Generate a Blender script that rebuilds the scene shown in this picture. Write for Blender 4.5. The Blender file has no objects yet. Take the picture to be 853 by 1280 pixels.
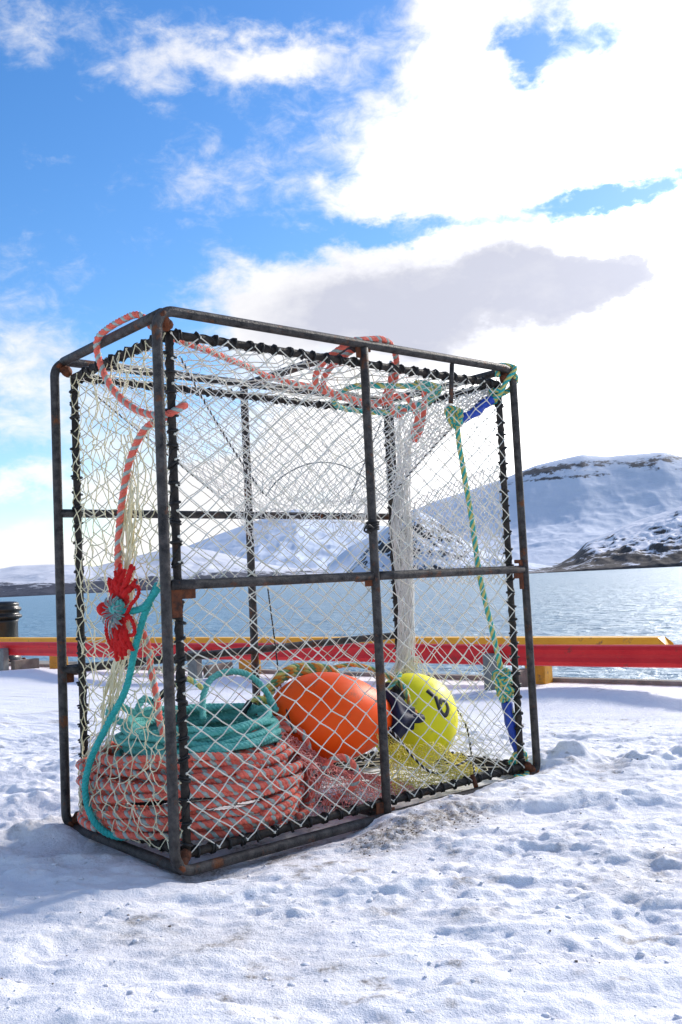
import bpy, math, random
import numpy as np
from mathutils import Vector, Matrix
random.seed(7); rng = np.random.default_rng(11)
S = bpy.context.scene; COL = S.collection
pi = math.pi

# ------------------------------------------------------------------ materials
MATS = {}
def new_mat(name):
    m = bpy.data.materials.new(name); m.use_nodes = True; MATS[name] = m
    nt = m.node_tree; b = nt.nodes['Principled BSDF']
    return m, nt, b
def N(nt, t, **kw):
    n = nt.nodes.new(t)
    for k, v in kw.items():
        if k.startswith('i_'):
            key = k[2:]; n.inputs[int(key) if key.isdigit() else key.replace('_', ' ')].default_value = v
        else: setattr(n, k, v)
    return n
def ramp(nt, src, stops, interp='LINEAR'):
    r = nt.nodes.new('ShaderNodeValToRGB'); r.color_ramp.interpolation = interp
    el = r.color_ramp.elements
    while len(el) < len(stops): el.new(0.5)
    for e, (p, c) in zip(el, stops):
        e.position = p; e.color = (*c, 1) if len(c) == 3 else c
    nt.links.new(src, r.inputs[0]); return r
def noise(nt, scale, detail=4, rough=.55, coord='Object', dist=0, stretch=None):
    tc = N(nt, 'ShaderNodeTexCoord'); n = N(nt, 'ShaderNodeTexNoise', i_Scale=scale, i_Detail=detail, i_Roughness=rough, i_Distortion=dist)
    if stretch:
        mp = N(nt, 'ShaderNodeMapping'); mp.inputs['Scale'].default_value = stretch
        nt.links.new(tc.outputs[coord], mp.inputs[0]); nt.links.new(mp.outputs[0], n.inputs[0])
    else: nt.links.new(tc.outputs[coord], n.inputs[0])
    return n
def bump(nt, b, src, strength, dist, prev=None):
    n = N(nt, 'ShaderNodeBump', i_Strength=strength, i_Distance=dist)
    nt.links.new(src, n.inputs['Height'])
    if prev: nt.links.new(prev.outputs[0], n.inputs['Normal'])
    nt.links.new(n.outputs[0], b.inputs['Normal']); return n
def mottled(name, c1, c2, scale=12, rough=.6, metal=0, bs=.0, bscale=60, spots=None, sheen=0):
    m, nt, b = new_mat(name)
    n = noise(nt, scale, 6, .65)
    r = ramp(nt, n.outputs[0], [(.32, c1), (.68, c2)])
    b.inputs['Specular IOR Level'].default_value = .22 if ('buoy' in name or 'paint_red' in name or 'pipe' in name) else .4
    out = r.outputs[0]
    if spots:
        n2 = noise(nt, spots[1], 5, .7)
        r2 = ramp(nt, n2.outputs[0], [(spots[2], (0, 0, 0)), (spots[2] + .1, (1, 1, 1))])
        mx = N(nt, 'ShaderNodeMix', data_type='RGBA'); mx.inputs['B'].default_value = (*spots[0], 1)
        nt.links.new(r2.outputs[0], mx.inputs['Factor']); nt.links.new(out, mx.inputs['A']); out = mx.outputs['Result']
    nt.links.new(out, b.inputs['Base Color'])
    b.inputs['Roughness'].default_value = rough; b.inputs['Metallic'].default_value = metal
    if bs:
        nb = noise(nt, bscale, 4, .6); bump(nt, b, nb.outputs[0], bs, .01)
    return m
mottled('pipe_steel', (.018, .017, .018), (.095, .084, .078), 26, .5, .25, .5, 130, ((.15, .055, .022), 9, .575))
mottled('pipe_wrapped', (.010, .009, .009), (.060, .048, .040), 24, .6, .1, .5, 120, ((.075, .032, .016), 9, .62))
mottled('rusty_steel', (.035, .014, .008), (.20, .055, .016), 30, .75, .15, .6, 90)
mottled('lashing_rubber', (.006, .006, .006), (.02, .018, .017), 25, .55)
mottled('twine_cream', (.70, .66, .53), (.84, .80, .70), 9, .85)
mottled('twine_yellow', (.66, .58, .34), (.80, .75, .56), 9, .85)
mottled('twine_white', (.72, .70, .66), (.84, .82, .78), 9, .85)
mottled('twine_yellow_bounce', (.70, .58, .06), (.80, .70, .22), 9, .85)  # tunnel twine with yellow light off the buoy put into its colour
mottled('twine_red_bounce', (.62, .12, .10), (.80, .42, .38), 9, .85)  # red twine, the pink of reflected light put into its colour
mottled('rope_red', (.92, .15, .10), (1.0, .24, .165), 40, .7, 0, .8, 260)
mottled('rope_grey', (.36, .47, .43), (.54, .62, .57), 40, .75, 0, .8, 260)
mottled('rope_teal', (.08, .44, .39), (.20, .62, .56), 30, .65, 0, .8, 260)
mottled('rope_bright_teal', (.015, .38, .36), (.05, .52, .48), 30, .6, 0, .8, 260)
mottled('rope_yellow', (.62, .54, .10), (.80, .74, .30), 40, .7, 0, .8, 260)
mottled('rope_orange', (.70, .22, .03), (.82, .34, .05), 40, .7, 0, .8, 260)
mottled('rope_green', (.10, .30, .13), (.22, .42, .22), 40, .7, 0, .8, 260)
mottled('yarn_red', (.78, .008, .012), (.92, .03, .025), 60, .9, 0, .9, 400)
mottled('wire_grey', (.16, .18, .18), (.35, .37, .36), 60, .5, .4)
mottled('sleeve_blue', (.012, .045, .36), (.03, .09, .52), 20, .5, 0, .5, 150)
mottled('tape_black', (.008, .008, .01), (.02, .02, .022), 40, .45)
mottled('buoy_orange', (1.0, .080, .002), (1.0, .115, .005), 5, .48, 0, .03, 60, ((.60, .10, .03), 13, .61))
mottled('buoy_yellow', (.82, .74, .012), (.88, .81, .03), 5, .48, 0, .03, 60, ((.50, .47, .08), 12, .62))
mottled('buoy_navy', (.006, .008, .030), (.013, .017, .05), 20, .65)
mottled('mark_black', (.008, .008, .01), (.02, .02, .02), 30, .5)
mottled('paint_red', (.52, .012, .018), (.64, .03, .03), 3, .42, 0, .15, 40, ((.20, .04, .03), 9, .60))
mottled('paint_yellow', (.72, .34, .008), (.80, .43, .02), 3, .5, 0, .3, 40, ((.28, .14, .05), 7, .60))
mottled('paint_yellow_worn', (.42, .20, .015), (.66, .34, .02), 5, .6, 0, .4, 40, ((.16, .10, .05), 8, .55))
mottled('galvanised', (.12, .12, .12), (.22, .22, .21), 14, .55, .3, .2, 60)
mottled('timber_grey', (.13, .105, .085), (.24, .20, .17), 8, .85, 0, .5, 60)
mottled('concrete', (.18, .165, .15), (.33, .31, .29), 5, .9, 0, .6, 50)
mottled('bollard_black', (.010, .010, .011), (.03, .028, .026), 8, .28, .2, .4, 30, ((.10, .07, .05), 8, .66))
mottled('grit_stone', (.10, .08, .065), (.26, .21, .17), 30, .9, 0, .5, 80)

# ------------------------------------------------------------------ mesh builder
class MB:
    def __init__(s): s.v = []; s.f = []; s.mi = []; s.nv = 0
    def add(s, v, f, mi=0):
        v = np.asarray(v, float).reshape(-1, 3)
        s.v.append(v); o = s.nv; s.nv += len(v)
        for q in f: s.f.append(tuple(i + o for i in q))
        s.mi += [mi] * len(f)
    def tube(s, P, r, k=6, mi=0, closed=False, caps=True, squash=None):
        P = np.asarray(P, float); n = len(P)
        r = np.broadcast_to(np.asarray(r, float), (n,))
        T = np.empty_like(P)
        if closed: T = np.roll(P, -1, 0) - np.roll(P, 1, 0)
        else:
            T[1:-1] = P[2:] - P[:-2]; T[0] = P[1] - P[0]; T[-1] = P[-1] - P[-2]
        T /= np.linalg.norm(T, axis=1)[:, None] + 1e-12
        ref = np.array([0, 0, 1.]) if abs(T[0][2]) < .8 else np.array([1., 0, 0])
        u = np.cross(ref, T[0]); u /= np.linalg.norm(u)
        ang = np.arange(k) * 2 * pi / k; c, sn = np.cos(ang)[:, None], np.sin(ang)[:, None]
        V = np.empty((n, k, 3))
        for i in range(n):
            u = u - T[i] * (u @ T[i]); u /= np.linalg.norm(u) + 1e-12
            w = np.cross(T[i], u); V[i] = P[i] + r[i] * (c * u + sn * w)
        F = []
        m = n if closed else n - 1
        for i in range(m):
            a = i * k; b2 = ((i + 1) % n) * k
            for j in range(k):
                j2 = (j + 1) % k; F.append((a + j, a + j2, b2 + j2, b2 + j))
        if not closed and caps:
            F.append(tuple(range(k))[::-1]); F.append(tuple((n - 1) * k + j for j in range(k)))
        s.add(V.reshape(-1, 3), F, mi)
    def box(s, lo, hi, mi=0, M=None, bev=0.0):
        x0, y0, z0 = lo; x1, y1, z1 = hi
        v = np.array([(x, y, z) for z in (z0, z1) for y in (y0, y1) for x in (x0, x1)], float)
        f = [(0, 2, 3, 1), (4, 5, 7, 6), (0, 1, 5, 4), (2, 6, 7, 3), (0, 4, 6, 2), (1, 3, 7, 5)]
        if M is not None: v = v @ M[:3, :3].T + M[:3, 3]
        s.add(v, f, mi)
    def blob(s, c, r, mi=0, k=6, m=4, jitter=0.0):
        c = np.asarray(c, float); r = np.broadcast_to(np.asarray(r, float), (3,))
        V = [c + (0, 0, r[2])]
        for i in range(1, m):
            t = pi * i / m
            for j in range(k):
                p = 2 * pi * j / k
                d = np.array([math.sin(t) * math.cos(p), math.sin(t) * math.sin(p), math.cos(t)])
                V.append(c + d * r * (1 + random.uniform(-jitter, jitter)))
        V.append(c - (0, 0, r[2])); F = []
        for j in range(k): F.append((0, 1 + j, 1 + (j + 1) % k))
        for i in range(m - 2):
            for j in range(k):
                a = 1 + i * k; b2 = a + k; j2 = (j + 1) % k
                F.append((a + j, b2 + j, b2 + j2, a + j2))
        l = len(V) - 1; a = 1 + (m - 2) * k
        for j in range(k): F.append((l, a + (j + 1) % k, a + j))
        s.add(V, F, mi)
    def torus(s, c, ax, R, r, k=12, kk=5, mi=0):
        ax = np.asarray(ax, float) / np.linalg.norm(ax)
        ref = np.array([0, 0, 1.]) if abs(ax[2]) < .9 else np.array([1., 0, 0])
        u = np.cross(ref, ax); u /= np.linalg.norm(u); w = np.cross(ax, u)
        t = np.arange(k) * 2 * pi / k
        s.tube(np.asarray(c) + R * (np.cos(t)[:, None] * u + np.sin(t)[:, None] * w), r, kk, mi, closed=True)
    def lathe(s, prof, k=32, mi=0, M=None, mod=None):
        V = []
        for (r, z) in prof:
            for j in range(k):
                p = 2 * pi * j / k; rr = r * (mod(p, z) if mod else 1)
                V.append((rr * math.cos(p), rr * math.sin(p), z))
        V = np.array(V)
        F = []
        for i in range(len(prof) - 1):
            for j in range(k):
                a = i * k; b2 = a + k; j2 = (j + 1) % k; F.append((a + j, a + j2, b2 + j2, b2 + j))
        F.append(tuple(range(k))[::-1]); F.append(tuple((len(prof) - 1) * k + j for j in range(k)))
        if M is not None: V = V @ M[:3, :3].T + M[:3, 3]
        s.add(V, F, mi)
    def build(s, name, mats, parent=None, M=None, origin=None, smooth=True):
        V = np.concatenate(s.v)
        if M is not None: V = V @ M[:3, :3].T + M[:3, 3]
        o = np.zeros(3) if origin is None else np.asarray(origin, float)
        me = bpy.data.meshes.new(name); me.from_pydata((V - o).tolist(), [], s.f)
        if isinstance(mats, str): mats = [mats]
        for m in mats: me.materials.append(MATS[m])
        me.polygons.foreach_set('material_index', s.mi)
        if smooth: me.polygons.foreach_set('use_smooth', [True] * len(s.f))
        me.update()
        ob = bpy.data.objects.new(name, me); COL.objects.link(ob)
        if parent is not None: ob.parent = parent
        ob.location = o
        return ob
def tag(o, label=None, cat=None, group=None, kind=None):
    if label: o['label'] = label
    if cat: o['category'] = cat
    if group: o['group'] = group
    if kind: o['kind'] = kind
    return o
def empty(name, loc=(0, 0, 0), M=None):
    o = bpy.data.objects.new(name, None); COL.objects.link(o); o.empty_display_size = .1
    if M is not None: o.matrix_world = Matrix(M.tolist())
    else: o.location = loc
    return o
def spline(P, step, closed=False):
    P = np.asarray(P, float); n = len(P); out = []
    idx = range(n if closed else n - 1)
    for i in idx:
        g = (lambda j: P[j % n]) if closed else (lambda j: P[min(max(j, 0), n - 1)])
        a, b, c, d = g(i - 1), g(i), g(i + 1), g(i + 2)
        m = max(2, int(np.linalg.norm(c - b) / step))
        for t in np.arange(m) / m:
            out.append(.5 * (2 * b + (c - a) * t + (2 * a - 5 * b + 4 * c - d) * t * t + (3 * b - a - 3 * c + d) * t ** 3))
    if not closed: out.append(P[-1])
    return np.array(out)
def rope(mb, P, r=.0155, mis=(0, 0, 1), pitch=.085, step=.0095, k=6, raw=False):
    """laid rope: one helical strand per entry of mis"""
    Q = np.asarray(P, float) if raw else spline(P, step)
    d = np.r_[0, np.cumsum(np.linalg.norm(np.diff(Q, axis=0), axis=1))]
    m = max(6, int(d[-1] / step)); dd = np.linspace(0, d[-1], m)
    Q = np.stack([np.interp(dd, d, Q[:, i]) for i in range(3)], 1)
    T = np.gradient(Q, axis=0); T /= np.linalg.norm(T, axis=1)[:, None] + 1e-12
    ref = np.array([0, 0, 1.]) if abs(T[0][2]) < .8 else np.array([1., 0, 0])
    u = np.cross(ref, T[0]); U = []
    for t in T:
        u = u - t * (u @ t); u /= np.linalg.norm(u) + 1e-12; U.append(u)
    U = np.array(U); W = np.cross(T, U); ns = len(mis)
    for j, mi in enumerate(mis):
        a = 2 * pi * (dd / pitch + j / ns); q = Q + r * .47 * (np.cos(a)[:, None] * U + np.sin(a)[:, None] * W)
        mb.tube(q, r * .60, k, mi)
def box_obj(name, lo, hi, mat, parent=None, M=None, bev=.006):
    mb = MB(); mb.box(lo, hi); o = mb.build(name, mat, parent, M, smooth=False)
    if bev:
        md = o.modifiers.new('bevel', 'BEVEL'); md.width = bev; md.segments = 2
    return o

# value noise (numpy)
_perm = rng.permutation(4096); _val = rng.random(4096) * 2 - 1
def vnoise(x, y, seed=0):
    xi = np.floor(x).astype(np.int64); yi = np.floor(y).astype(np.int64); fx = x - xi; fy = y - yi
    fx = fx * fx * fx * (fx * (fx * 6 - 15) + 10); fy = fy * fy * fy * (fy * (fy * 6 - 15) + 10)
    h = lambda a, b: _val[_perm[(_perm[(a + seed * 57) & 4095] + b) & 4095]]
    return (h(xi, yi) * (1 - fx) + h(xi + 1, yi) * fx) * (1 - fy) + (h(xi, yi + 1) * (1 - fx) + h(xi + 1, yi + 1) * fx) * fy
def fbm(x, y, oct=4, seed=0, gain=.5, ridge=False):
    a = 1; s = 0; t = 0
    for o in range(oct):
        n = vnoise(x * 2 ** o + o * 13.7, y * 2 ** o - o * 7.3, seed + o)
        if ridge: n = 1 - 2 * abs(n)
        s = s + a * n; t += a; a *= gain
    return s / t
sstep = lambda e0, e1, x: (lambda t: t * t * (3 - 2 * t))(np.clip((x - e0) / (e1 - e0), 0, 1))

# ------------------------------------------------------------------ frames of reference
W, D, H = 2.106, .939, 2.1                     # the pot stands on its long edge
TH = .70672; PO = np.array([-.66509, 3.4816, 0.])
ca, sa = math.cos(TH), math.sin(TH)
PM = np.array([[ca, -sa, 0, PO[0]], [sa, ca, 0, PO[1]], [0, 0, 1, 0], [0, 0, 0, 1.]])
def pw(p): return PM[:3, :3] @ np.asarray(p, float) + PM[:3, 3]
RD = np.array([.794, -.607, 0]); RN = np.array([.607, .794, 0]); RP = np.array([2.57, 7.24, 0.])
RMx = np.eye(4); RMx[:3, 0] = RD; RMx[:3, 1] = RN; RMx[:3, 3] = RP      # rail frame: x along, y to sea

# ------------------------------------------------------------------ camera
f_, cz, pitch, roll = 1166.8, 1.03748, .073047, -.048031
fwd = np.array([0, math.cos(pitch), math.sin(pitch)]); rt = np.array([1., 0, 0]); up = np.cross(rt, fwd)
r2 = rt * math.cos(roll) + up * math.sin(roll); u2 = -rt * math.sin(roll) + up * math.cos(roll)
cam = bpy.data.cameras.new('camera'); co = bpy.data.objects.new('camera', cam); COL.objects.link(co)
CM = np.eye(4); CM[:3, 0] = r2; CM[:3, 1] = u2; CM[:3, 2] = -fwd; CM[:3, 3] = (0, 0, cz)
co.matrix_world = Matrix(CM.tolist()); cam.sensor_fit = 'VERTICAL'; cam.sensor_height = 36; cam.lens = 36 * f_ / 1280
cam.clip_start = .05; cam.clip_end = 60000; S.camera = co

# ------------------------------------------------------------------ sky and sun
SUN_AZ, SUN_EL = 49, 29
w = bpy.data.worlds.new('World'); S.world = w; w.use_nodes = True; nt = w.node_tree; nt.nodes.clear()
L = nt.links.new
def mth(op, a, b=None, c=None, clamp=False):
    n = nt.nodes.new('ShaderNodeMath'); n.operation = op; n.use_clamp = clamp
    for i, v in enumerate((a, b, c)):
        if v is None: continue
        if isinstance(v, (int, float)): n.inputs[i].default_value = v
        else: L(v, n.inputs[i])
    return n.outputs[0]
tc = N(nt, 'ShaderNodeTexCoord'); sx = N(nt, 'ShaderNodeSeparateXYZ'); L(tc.outputs['Generated'], sx.inputs[0])
az = mth('MULTIPLY', mth('ARCTAN2', sx.outputs[0], sx.outputs[1]), 180 / pi)
el = mth('MULTIPLY', mth('ARCSINE', sx.outputs[2]), 180 / pi)
cv = N(nt, 'ShaderNodeCombineXYZ'); L(mth('MULTIPLY', az, .1), cv.inputs[0]); L(mth('MULTIPLY', el, .17), cv.inputs[1])
def wn(scale, detail, rough, off=0, dist=0):
    mp = N(nt, 'ShaderNodeMapping'); mp.inputs['Location'].default_value = (off, off * .7, off * 1.3); L(cv.outputs[0], mp.inputs[0])
    n = N(nt, 'ShaderNodeTexNoise', i_Scale=scale, i_Detail=detail, i_Roughness=rough, i_Distortion=dist); L(mp.outputs[0], n.inputs[0]); return n
n1 = wn(.9, 8, .60, 3.1, .3); n2 = wn(2.6, 6, .6, 8.2)
waz = mth('ADD', az, mth('MULTIPLY', mth('SUBTRACT', n2.outputs[0], .5), 7.0))
wel = mth('ADD', el, mth('MULTIPLY', mth('SUBTRACT', wn(2.2, 6, .6, 15.3).outputs[0], .5), 4.5))
def blob(a0, e0, sa_, se_, wt):
    u = mth('DIVIDE', mth('SUBTRACT', waz, a0), sa_); v = mth('DIVIDE', mth('SUBTRACT', wel, e0), se_)
    q = mth('ADD', mth('MULTIPLY', u, u), mth('MULTIPLY', v, v))
    return mth('MULTIPLY', mth('POWER', 2.718, mth('MULTIPLY', q, -1.0)), wt)
def total(bl):
    t = None
    for b_ in bl:
        o_ = blob(*b_); t = o_ if t is None else mth('ADD', t, o_)
    return t
CL = [(16, 26, 10, 4.6, 1.3), (9, 31.5, 3.5, 4, .8), (23, 30.5, 6, 2.6, .8), (21, 24, 7, 3.5, .7), (6, 24, 3.0, 2.4, .6), (35, 25, 16, 10, 1.2),
      (1.0, 17.3, 8, 2.3, 1.3), (11, 18.2, 7, 2.2, 1.1), (19, 16.5, 8, 3.2, 1.2), (9, 12.5, 10, 4.5, 1.2), (20, 8, 12, 9, 1.5), (8, 6.5, 12, 5, 1.1), (-5, 15, 3.5, 2.6, .55),
      (1.5, 22.3, 4.2, 1.3, .7), (10, 22, 5, .9, .45), (-6.5, 30.2, 5.5, 1.3, .56), (-1.5, 30.4, 4, 1.2, .6), (-10.5, 28.8, 3, 1.4, .42), (-6, 24, 6.0, 2.2, .46), (2, 27, 3, 2.5, .35), (-16.5, 24.4, 2.2, .6, .28),
      (-18.5, 31, 3.5, 1.6, .36), (-19, 13.5, 4.0, 4.0, .55), (-14, 9.5, 7, 2.6, .42), (-19, 6.4, 4.5, .8, .7), (-19, 2.4, 5, 1.2, .9), (-9, 6, 6, 1.8, .75), (-6, 2.5, 10, 2.0, .7), (-2, 9, 4, 2.4, .6),
      (13.1, 29.3, 2.4, 1.8, -1.15), (18.6, 28.8, 3.4, 1.7, -1.15), (17, 20.8, 5.5, 1.0, -1.4), (22, 22.0, 3.5, 1.0, -1.0), (6, 20.6, 6, .7, -.55)]
far_ = mth('MULTIPLY', mth('SUBTRACT', 1.0, mth('LESS_THAN', mth('ABSOLUTE', az), 40)), .33)
dens = mth('ADD', mth('ADD', total(CL), far_), mth('ADD', mth('MULTIPLY', mth('SUBTRACT', n1.outputs[0], .5), 1.45), mth('MULTIPLY', mth('SUBTRACT', wn(4.5, 8, .66, 41.0, .4).outputs[0], .5), .95)))
mr = N(nt, 'ShaderNodeMapRange', interpolation_type='SMOOTHSTEP'); mr.inputs[1].default_value = .10; mr.inputs[2].default_value = .90; L(dens, mr.inputs[0])
cover = mr.outputs[0]
sky = N(nt, 'ShaderNodeTexSky', sky_type='NISHITA', sun_disc=False, sun_elevation=math.radians(SUN_EL), sun_rotation=math.radians(SUN_AZ), altitude=0, air_density=1.0, dust_density=.4, ozone_density=2.2)
hs = N(nt, 'ShaderNodeHueSaturation', i_Hue=.506, i_Saturation=1.32, i_Value=1.08); L(sky.outputs[0], hs.inputs['Color'])
SKY_S, CLOUD_S = .11, .62
bg1 = N(nt, 'ShaderNodeBackground', i_Strength=SKY_S); L(hs.outputs[0], bg1.inputs[0])
# cloud bellies: a lavender grey underside on the long low bank
bel = total([(1, 16.6, 6, 2.0, .75), (9.0, 17.2, 8, 2.4, .85), (16.5, 16.9, 5, 2.2, .8), (6, 14.2, 9, 1.7, .5), (9, 29.5, 3, 3, .18), (14, 22.0, 8, 1.3, .35)])
bel = mth('ADD', bel, mth('MULTIPLY', mth('SUBTRACT', wn(1.1, 7, .64, 31.7).outputs[0], .44), .95), clamp=True)
bel = mth('MULTIPLY', bel, mth('ADD', .55, mth('MULTIPLY', wn(1.7, 6, .6, 22.4).outputs[0], .9)), clamp=True)
bel_ = bel
cm = N(nt, 'ShaderNodeMix', data_type='RGBA'); cm.inputs['A'].default_value = (1.0, .99, .985, 1); cm.inputs['B'].default_value = (.60, .62, .73, 1); L(bel, cm.inputs['Factor'])
glow = mth('ADD', CLOUD_S, mth('MULTIPLY', blob(34, 13, 17, 14, 6.0), mth('SUBTRACT', 1.0, mth('MINIMUM', mth('MULTIPLY', bel_, 1.15), .95))))
bg2 = N(nt, 'ShaderNodeBackground'); L(glow, bg2.inputs[1]); L(cm.outputs['Result'], bg2.inputs[0])
ms = N(nt, 'ShaderNodeMixShader'); L(cover, ms.inputs[0]); L(bg1.outputs[0], ms.inputs[1]); L(bg2.outputs[0], ms.inputs[2])
wo = N(nt, 'ShaderNodeOutputWorld'); L(ms.outputs[0], wo.inputs[0])
sl = bpy.data.lights.new('sun', 'SUN'); sl.energy = 2.6; sl.angle = math.radians(5); sl.color = (1, .94, .86)
so = bpy.data.objects.new('sun', sl); COL.objects.link(so); so.location = (20, 25, 20)
sd = Vector((math.sin(math.radians(SUN_AZ)) * math.cos(math.radians(SUN_EL)), math.cos(math.radians(SUN_AZ)) * math.cos(math.radians(SUN_EL)), math.sin(math.radians(SUN_EL))))
so.rotation_euler = sd.to_track_quat('Z', 'Y').to_euler()
S.view_settings.view_transform = 'Standard'; S.view_settings.look = 'None'; S.view_settings.gamma = 1; S.view_settings.exposure = .8
S.view_settings.use_curve_mapping = False

# ------------------------------------------------------------------ snow-covered quay
def axis(lo, a, b_, hi, fine, grow=1.12):
    out = list(np.arange(a, b_, fine)); st = fine; x = out[-1]
    while x < hi: st = min(st * grow, 1.2); x += st; out.append(x)
    st = fine; x = a; pre = []
    while x > lo: st = min(st * grow, 1.2); x -= st; pre.append(x)
    return np.array(pre[::-1] + out)
def snow_height(X, Y, LX, LY):
    wx = X + .12 * fbm(X * 2.6, Y * 2.6, 4, 31); wy = Y + .08 * fbm(X * 2.2, Y * 2.2, 4, 35)
    h = .024 * fbm(X * .9, Y * 1.6, 3, 1)
    crumb = sstep(-.05, .40, fbm(X * 1.3, Y * 2.2, 3, 40)); rough = .4 + .6 * crumb
    p1 = fbm(wx * 1.8, wy * 5.0, 5, 5, .62); h += .013 * p1 + .007 * sstep(-.06, .12, p1) + .005 * sstep(.12, .22, p1)     # broken crust ledges
    p2 = fbm(wx * 4.5, wy * 10, 5, 7, .62); h += .012 * p2 + .004 * sstep(-.02, .16, p2) * rough
    lum = fbm(X * 9, Y * 12, 4, 9, .6)
    h += .011 * rough * lum + .006 * rough * fbm(wx * 16, wy * 20, 3, 17, .6)
    gr = fbm(X * 19, Y * 23, 4, 14, .68); h += (.0045 + .011 * crumb) * np.maximum(gr, -.06) + .0028 * fbm(X * 60, Y * 60, 2, 21)
    cl = sstep(.30, .42, fbm(X * 8.5, Y * 10.5, 3, 71, .6)); h += .006 * cl * crumb * (1 + gr)          # clods
    # wheel ruts running past on the left
    for yc, wd, dp in ((4.75, .16, .055), (5.55, .18, .045), (4.12, .12, .040), (6.6, .3, .03)):
        q = (Y - yc - .10 * X - .05 * fbm(X * 1.5, Y * 0, 2, 50)) / wd
        m = sstep(-.5, -1.1, X); h -= dp * np.exp(-q * q) * m; h += .6 * dp * np.exp(-(np.abs(q) - 1.7) ** 2 * 3) * m * (1 + lum)
    # thrown-up ridge beyond the pot on the right
    q = (Y - 4.95 + .12 * (X - 1.2)) / .16; m = sstep(.75, 1.1, X) * sstep(3.2, 2.2, X); h += .085 * np.exp(-q * q) * m * (1 + .9 * fbm(X * 7, Y * 7, 3, 60))
    for yc, am, sd_ in ((4.2, .045, 61), (3.75, .035, 63), (5.9, .03, 65)):
        q = (Y - yc - .1 * fbm(X * 2, 0 * Y, 2, sd_)) / .1; m = sstep(.35, .8, X); h += am * np.exp(-q * q) * m * (.6 + fbm(X * 4, Y * 4, 3, sd_ + 1))
    # smooth swept snow back towards the rail
    far = sstep(6.2, 7.4, Y + .55 * X); h *= 1 - .55 * far
    # flattened and lower under the pot, bank burying the front bottom bar
    inside = sstep(-.10, .10, LX) * sstep(W + .1, W - .1, LX) * sstep(-.14, .12, LY) * sstep(D + .15, D - .05, LY)
    h = h * (1 - .75 * inside) - .022 * inside - .012 * sstep(1.2, .2, np.hypot(LX - .2, LY))
    bank = sstep(.82, 1.0, LX) * sstep(W + .5, W - .1, LX) * np.exp(-((LY + .13) / .13) ** 2)
    h += bank * (.028 + .014 * lum)
    lefth = sstep(-.05, .1, LX) * sstep(1.0, .8, LX) * np.exp(-((LY + .05) / .12) ** 2); h -= .03 * lefth
    return h
sA = axis(-40, -3.3, 2.8, 26, .0125); nA = axis(-26, -5.9, -1.3, 1.0, .0125)
nA = np.append(nA[nA < .98], 1.0)
SS, NN = np.meshgrid(sA, nA)
GX = RP[0] + RD[0] * SS + RN[0] * NN; GY = RP[1] + RD[1] * SS + RN[1] * NN
dx, dy = GX - PO[0], GY - PO[1]; LX = dx * ca + dy * sa; LY = -dx * sa + dy * ca
GZ = snow_height(GX, GY, LX, LY)
# drifts against the rail posts, thinning towards the quay lip
for ps in (-9.0, -5.3, -1.6): GZ += .10 * np.exp(-((SS - ps - .9) / .9) ** 2 - ((NN + .25) / .5) ** 2)
GZ = np.where(NN > .55, GZ * .4 - .01, GZ)
def snow_z(x, y):
    x = np.array([float(x)]); y = np.array([float(y)]); a = x - PO[0]; b_ = y - PO[1]
    return float(snow_height(x, y, a * ca + b_ * sa, -a * sa + b_ * ca)[0])
# dirt carried by the snow: grit in the cut face of the bank, tracked-in mud
dirt = .0 * GX
dirt += .9 * sstep(.15, .55, fbm(GX * 9, GY * 9, 4, 80, .65)) * sstep(.05, .4, fbm(GX * .8, GY * .8, 2, 83))
dirt += .8 * sstep(.30, .60, fbm(GX * 20, GY * 22, 3, 88, .6)) * sstep(-.1, .3, fbm(GX * 1.3, GY * 1.3, 2, 89))
bankd = sstep(.52, .78, LX) * sstep(1.6, 1.15, LX) * np.exp(-((LY + .25) / .12) ** 2)
dirt += bankd * (1.05 + 1.1 * fbm(GX * 34, GY * 34, 3, 90)); GZ += bankd * .014 * fbm(GX * 38, GY * 38, 2, 92)
for (x, y, r_, a_) in ((-.74, 2.97, .18, .55), (-.38, 2.86, .24, .6), (-.55, 2.75, .14, .4), (-1.1, 3.95, .35, .5), (-.2, 2.45, .16, .35), (.35, 2.9, .1, .5), (1.15, 3.3, .25, .7), (.88, 3.05, .20, .5), (1.3, 4.82, .16, .6), (-1.4, 4.15, .25, .35), (.1, 3.0, .1, .45), (-.1, 2.6, .14, .4), (.55, 2.55, .12, .35)):
    dirt += a_ * np.exp(-((GX - x) ** 2 + (GY - y) ** 2 * 1.6) / r_ ** 2) * (.4 + 1.6 * np.maximum(fbm(GX * 14, GY * 14, 3, 95), 0))
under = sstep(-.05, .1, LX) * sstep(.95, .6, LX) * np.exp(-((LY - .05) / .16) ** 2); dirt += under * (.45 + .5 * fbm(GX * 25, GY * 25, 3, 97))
dirt = np.clip(dirt, 0, 1)
nr, nc = SS.shape; I = np.arange(nr * nc).reshape(nr, nc)
Fq = np.stack([I[:-1, :-1], I[:-1, 1:], I[1:, 1:], I[1:, :-1]], -1).reshape(-1, 4)
me = bpy.data.meshes.new('snow_ground'); nvv = nr * nc
me.vertices.add(nvv); me.vertices.foreach_set('co', np.stack([GX, GY, GZ], -1).astype(np.float32).ravel())
me.loops.add(Fq.size); me.loops.foreach_set('vertex_index', Fq.ravel().astype(np.int32))
me.polygons.add(len(Fq)); me.polygons.foreach_set('loop_start', np.arange(0, Fq.size, 4, dtype=np.int32)); me.polygons.foreach_set('loop_total', np.full(len(Fq), 4, np.int32))
me.update(calc_edges=True); me.polygons.foreach_set('use_smooth', [True] * len(Fq))
at_ = me.attributes.new('dirt', 'FLOAT', 'POINT'); at_.data.foreach_set('value', dirt.astype(np.float32).ravel())
sm, nt, b = new_mat('snow'); L = nt.links.new
at = N(nt, 'ShaderNodeAttribute', attribute_name='dirt')
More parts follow.
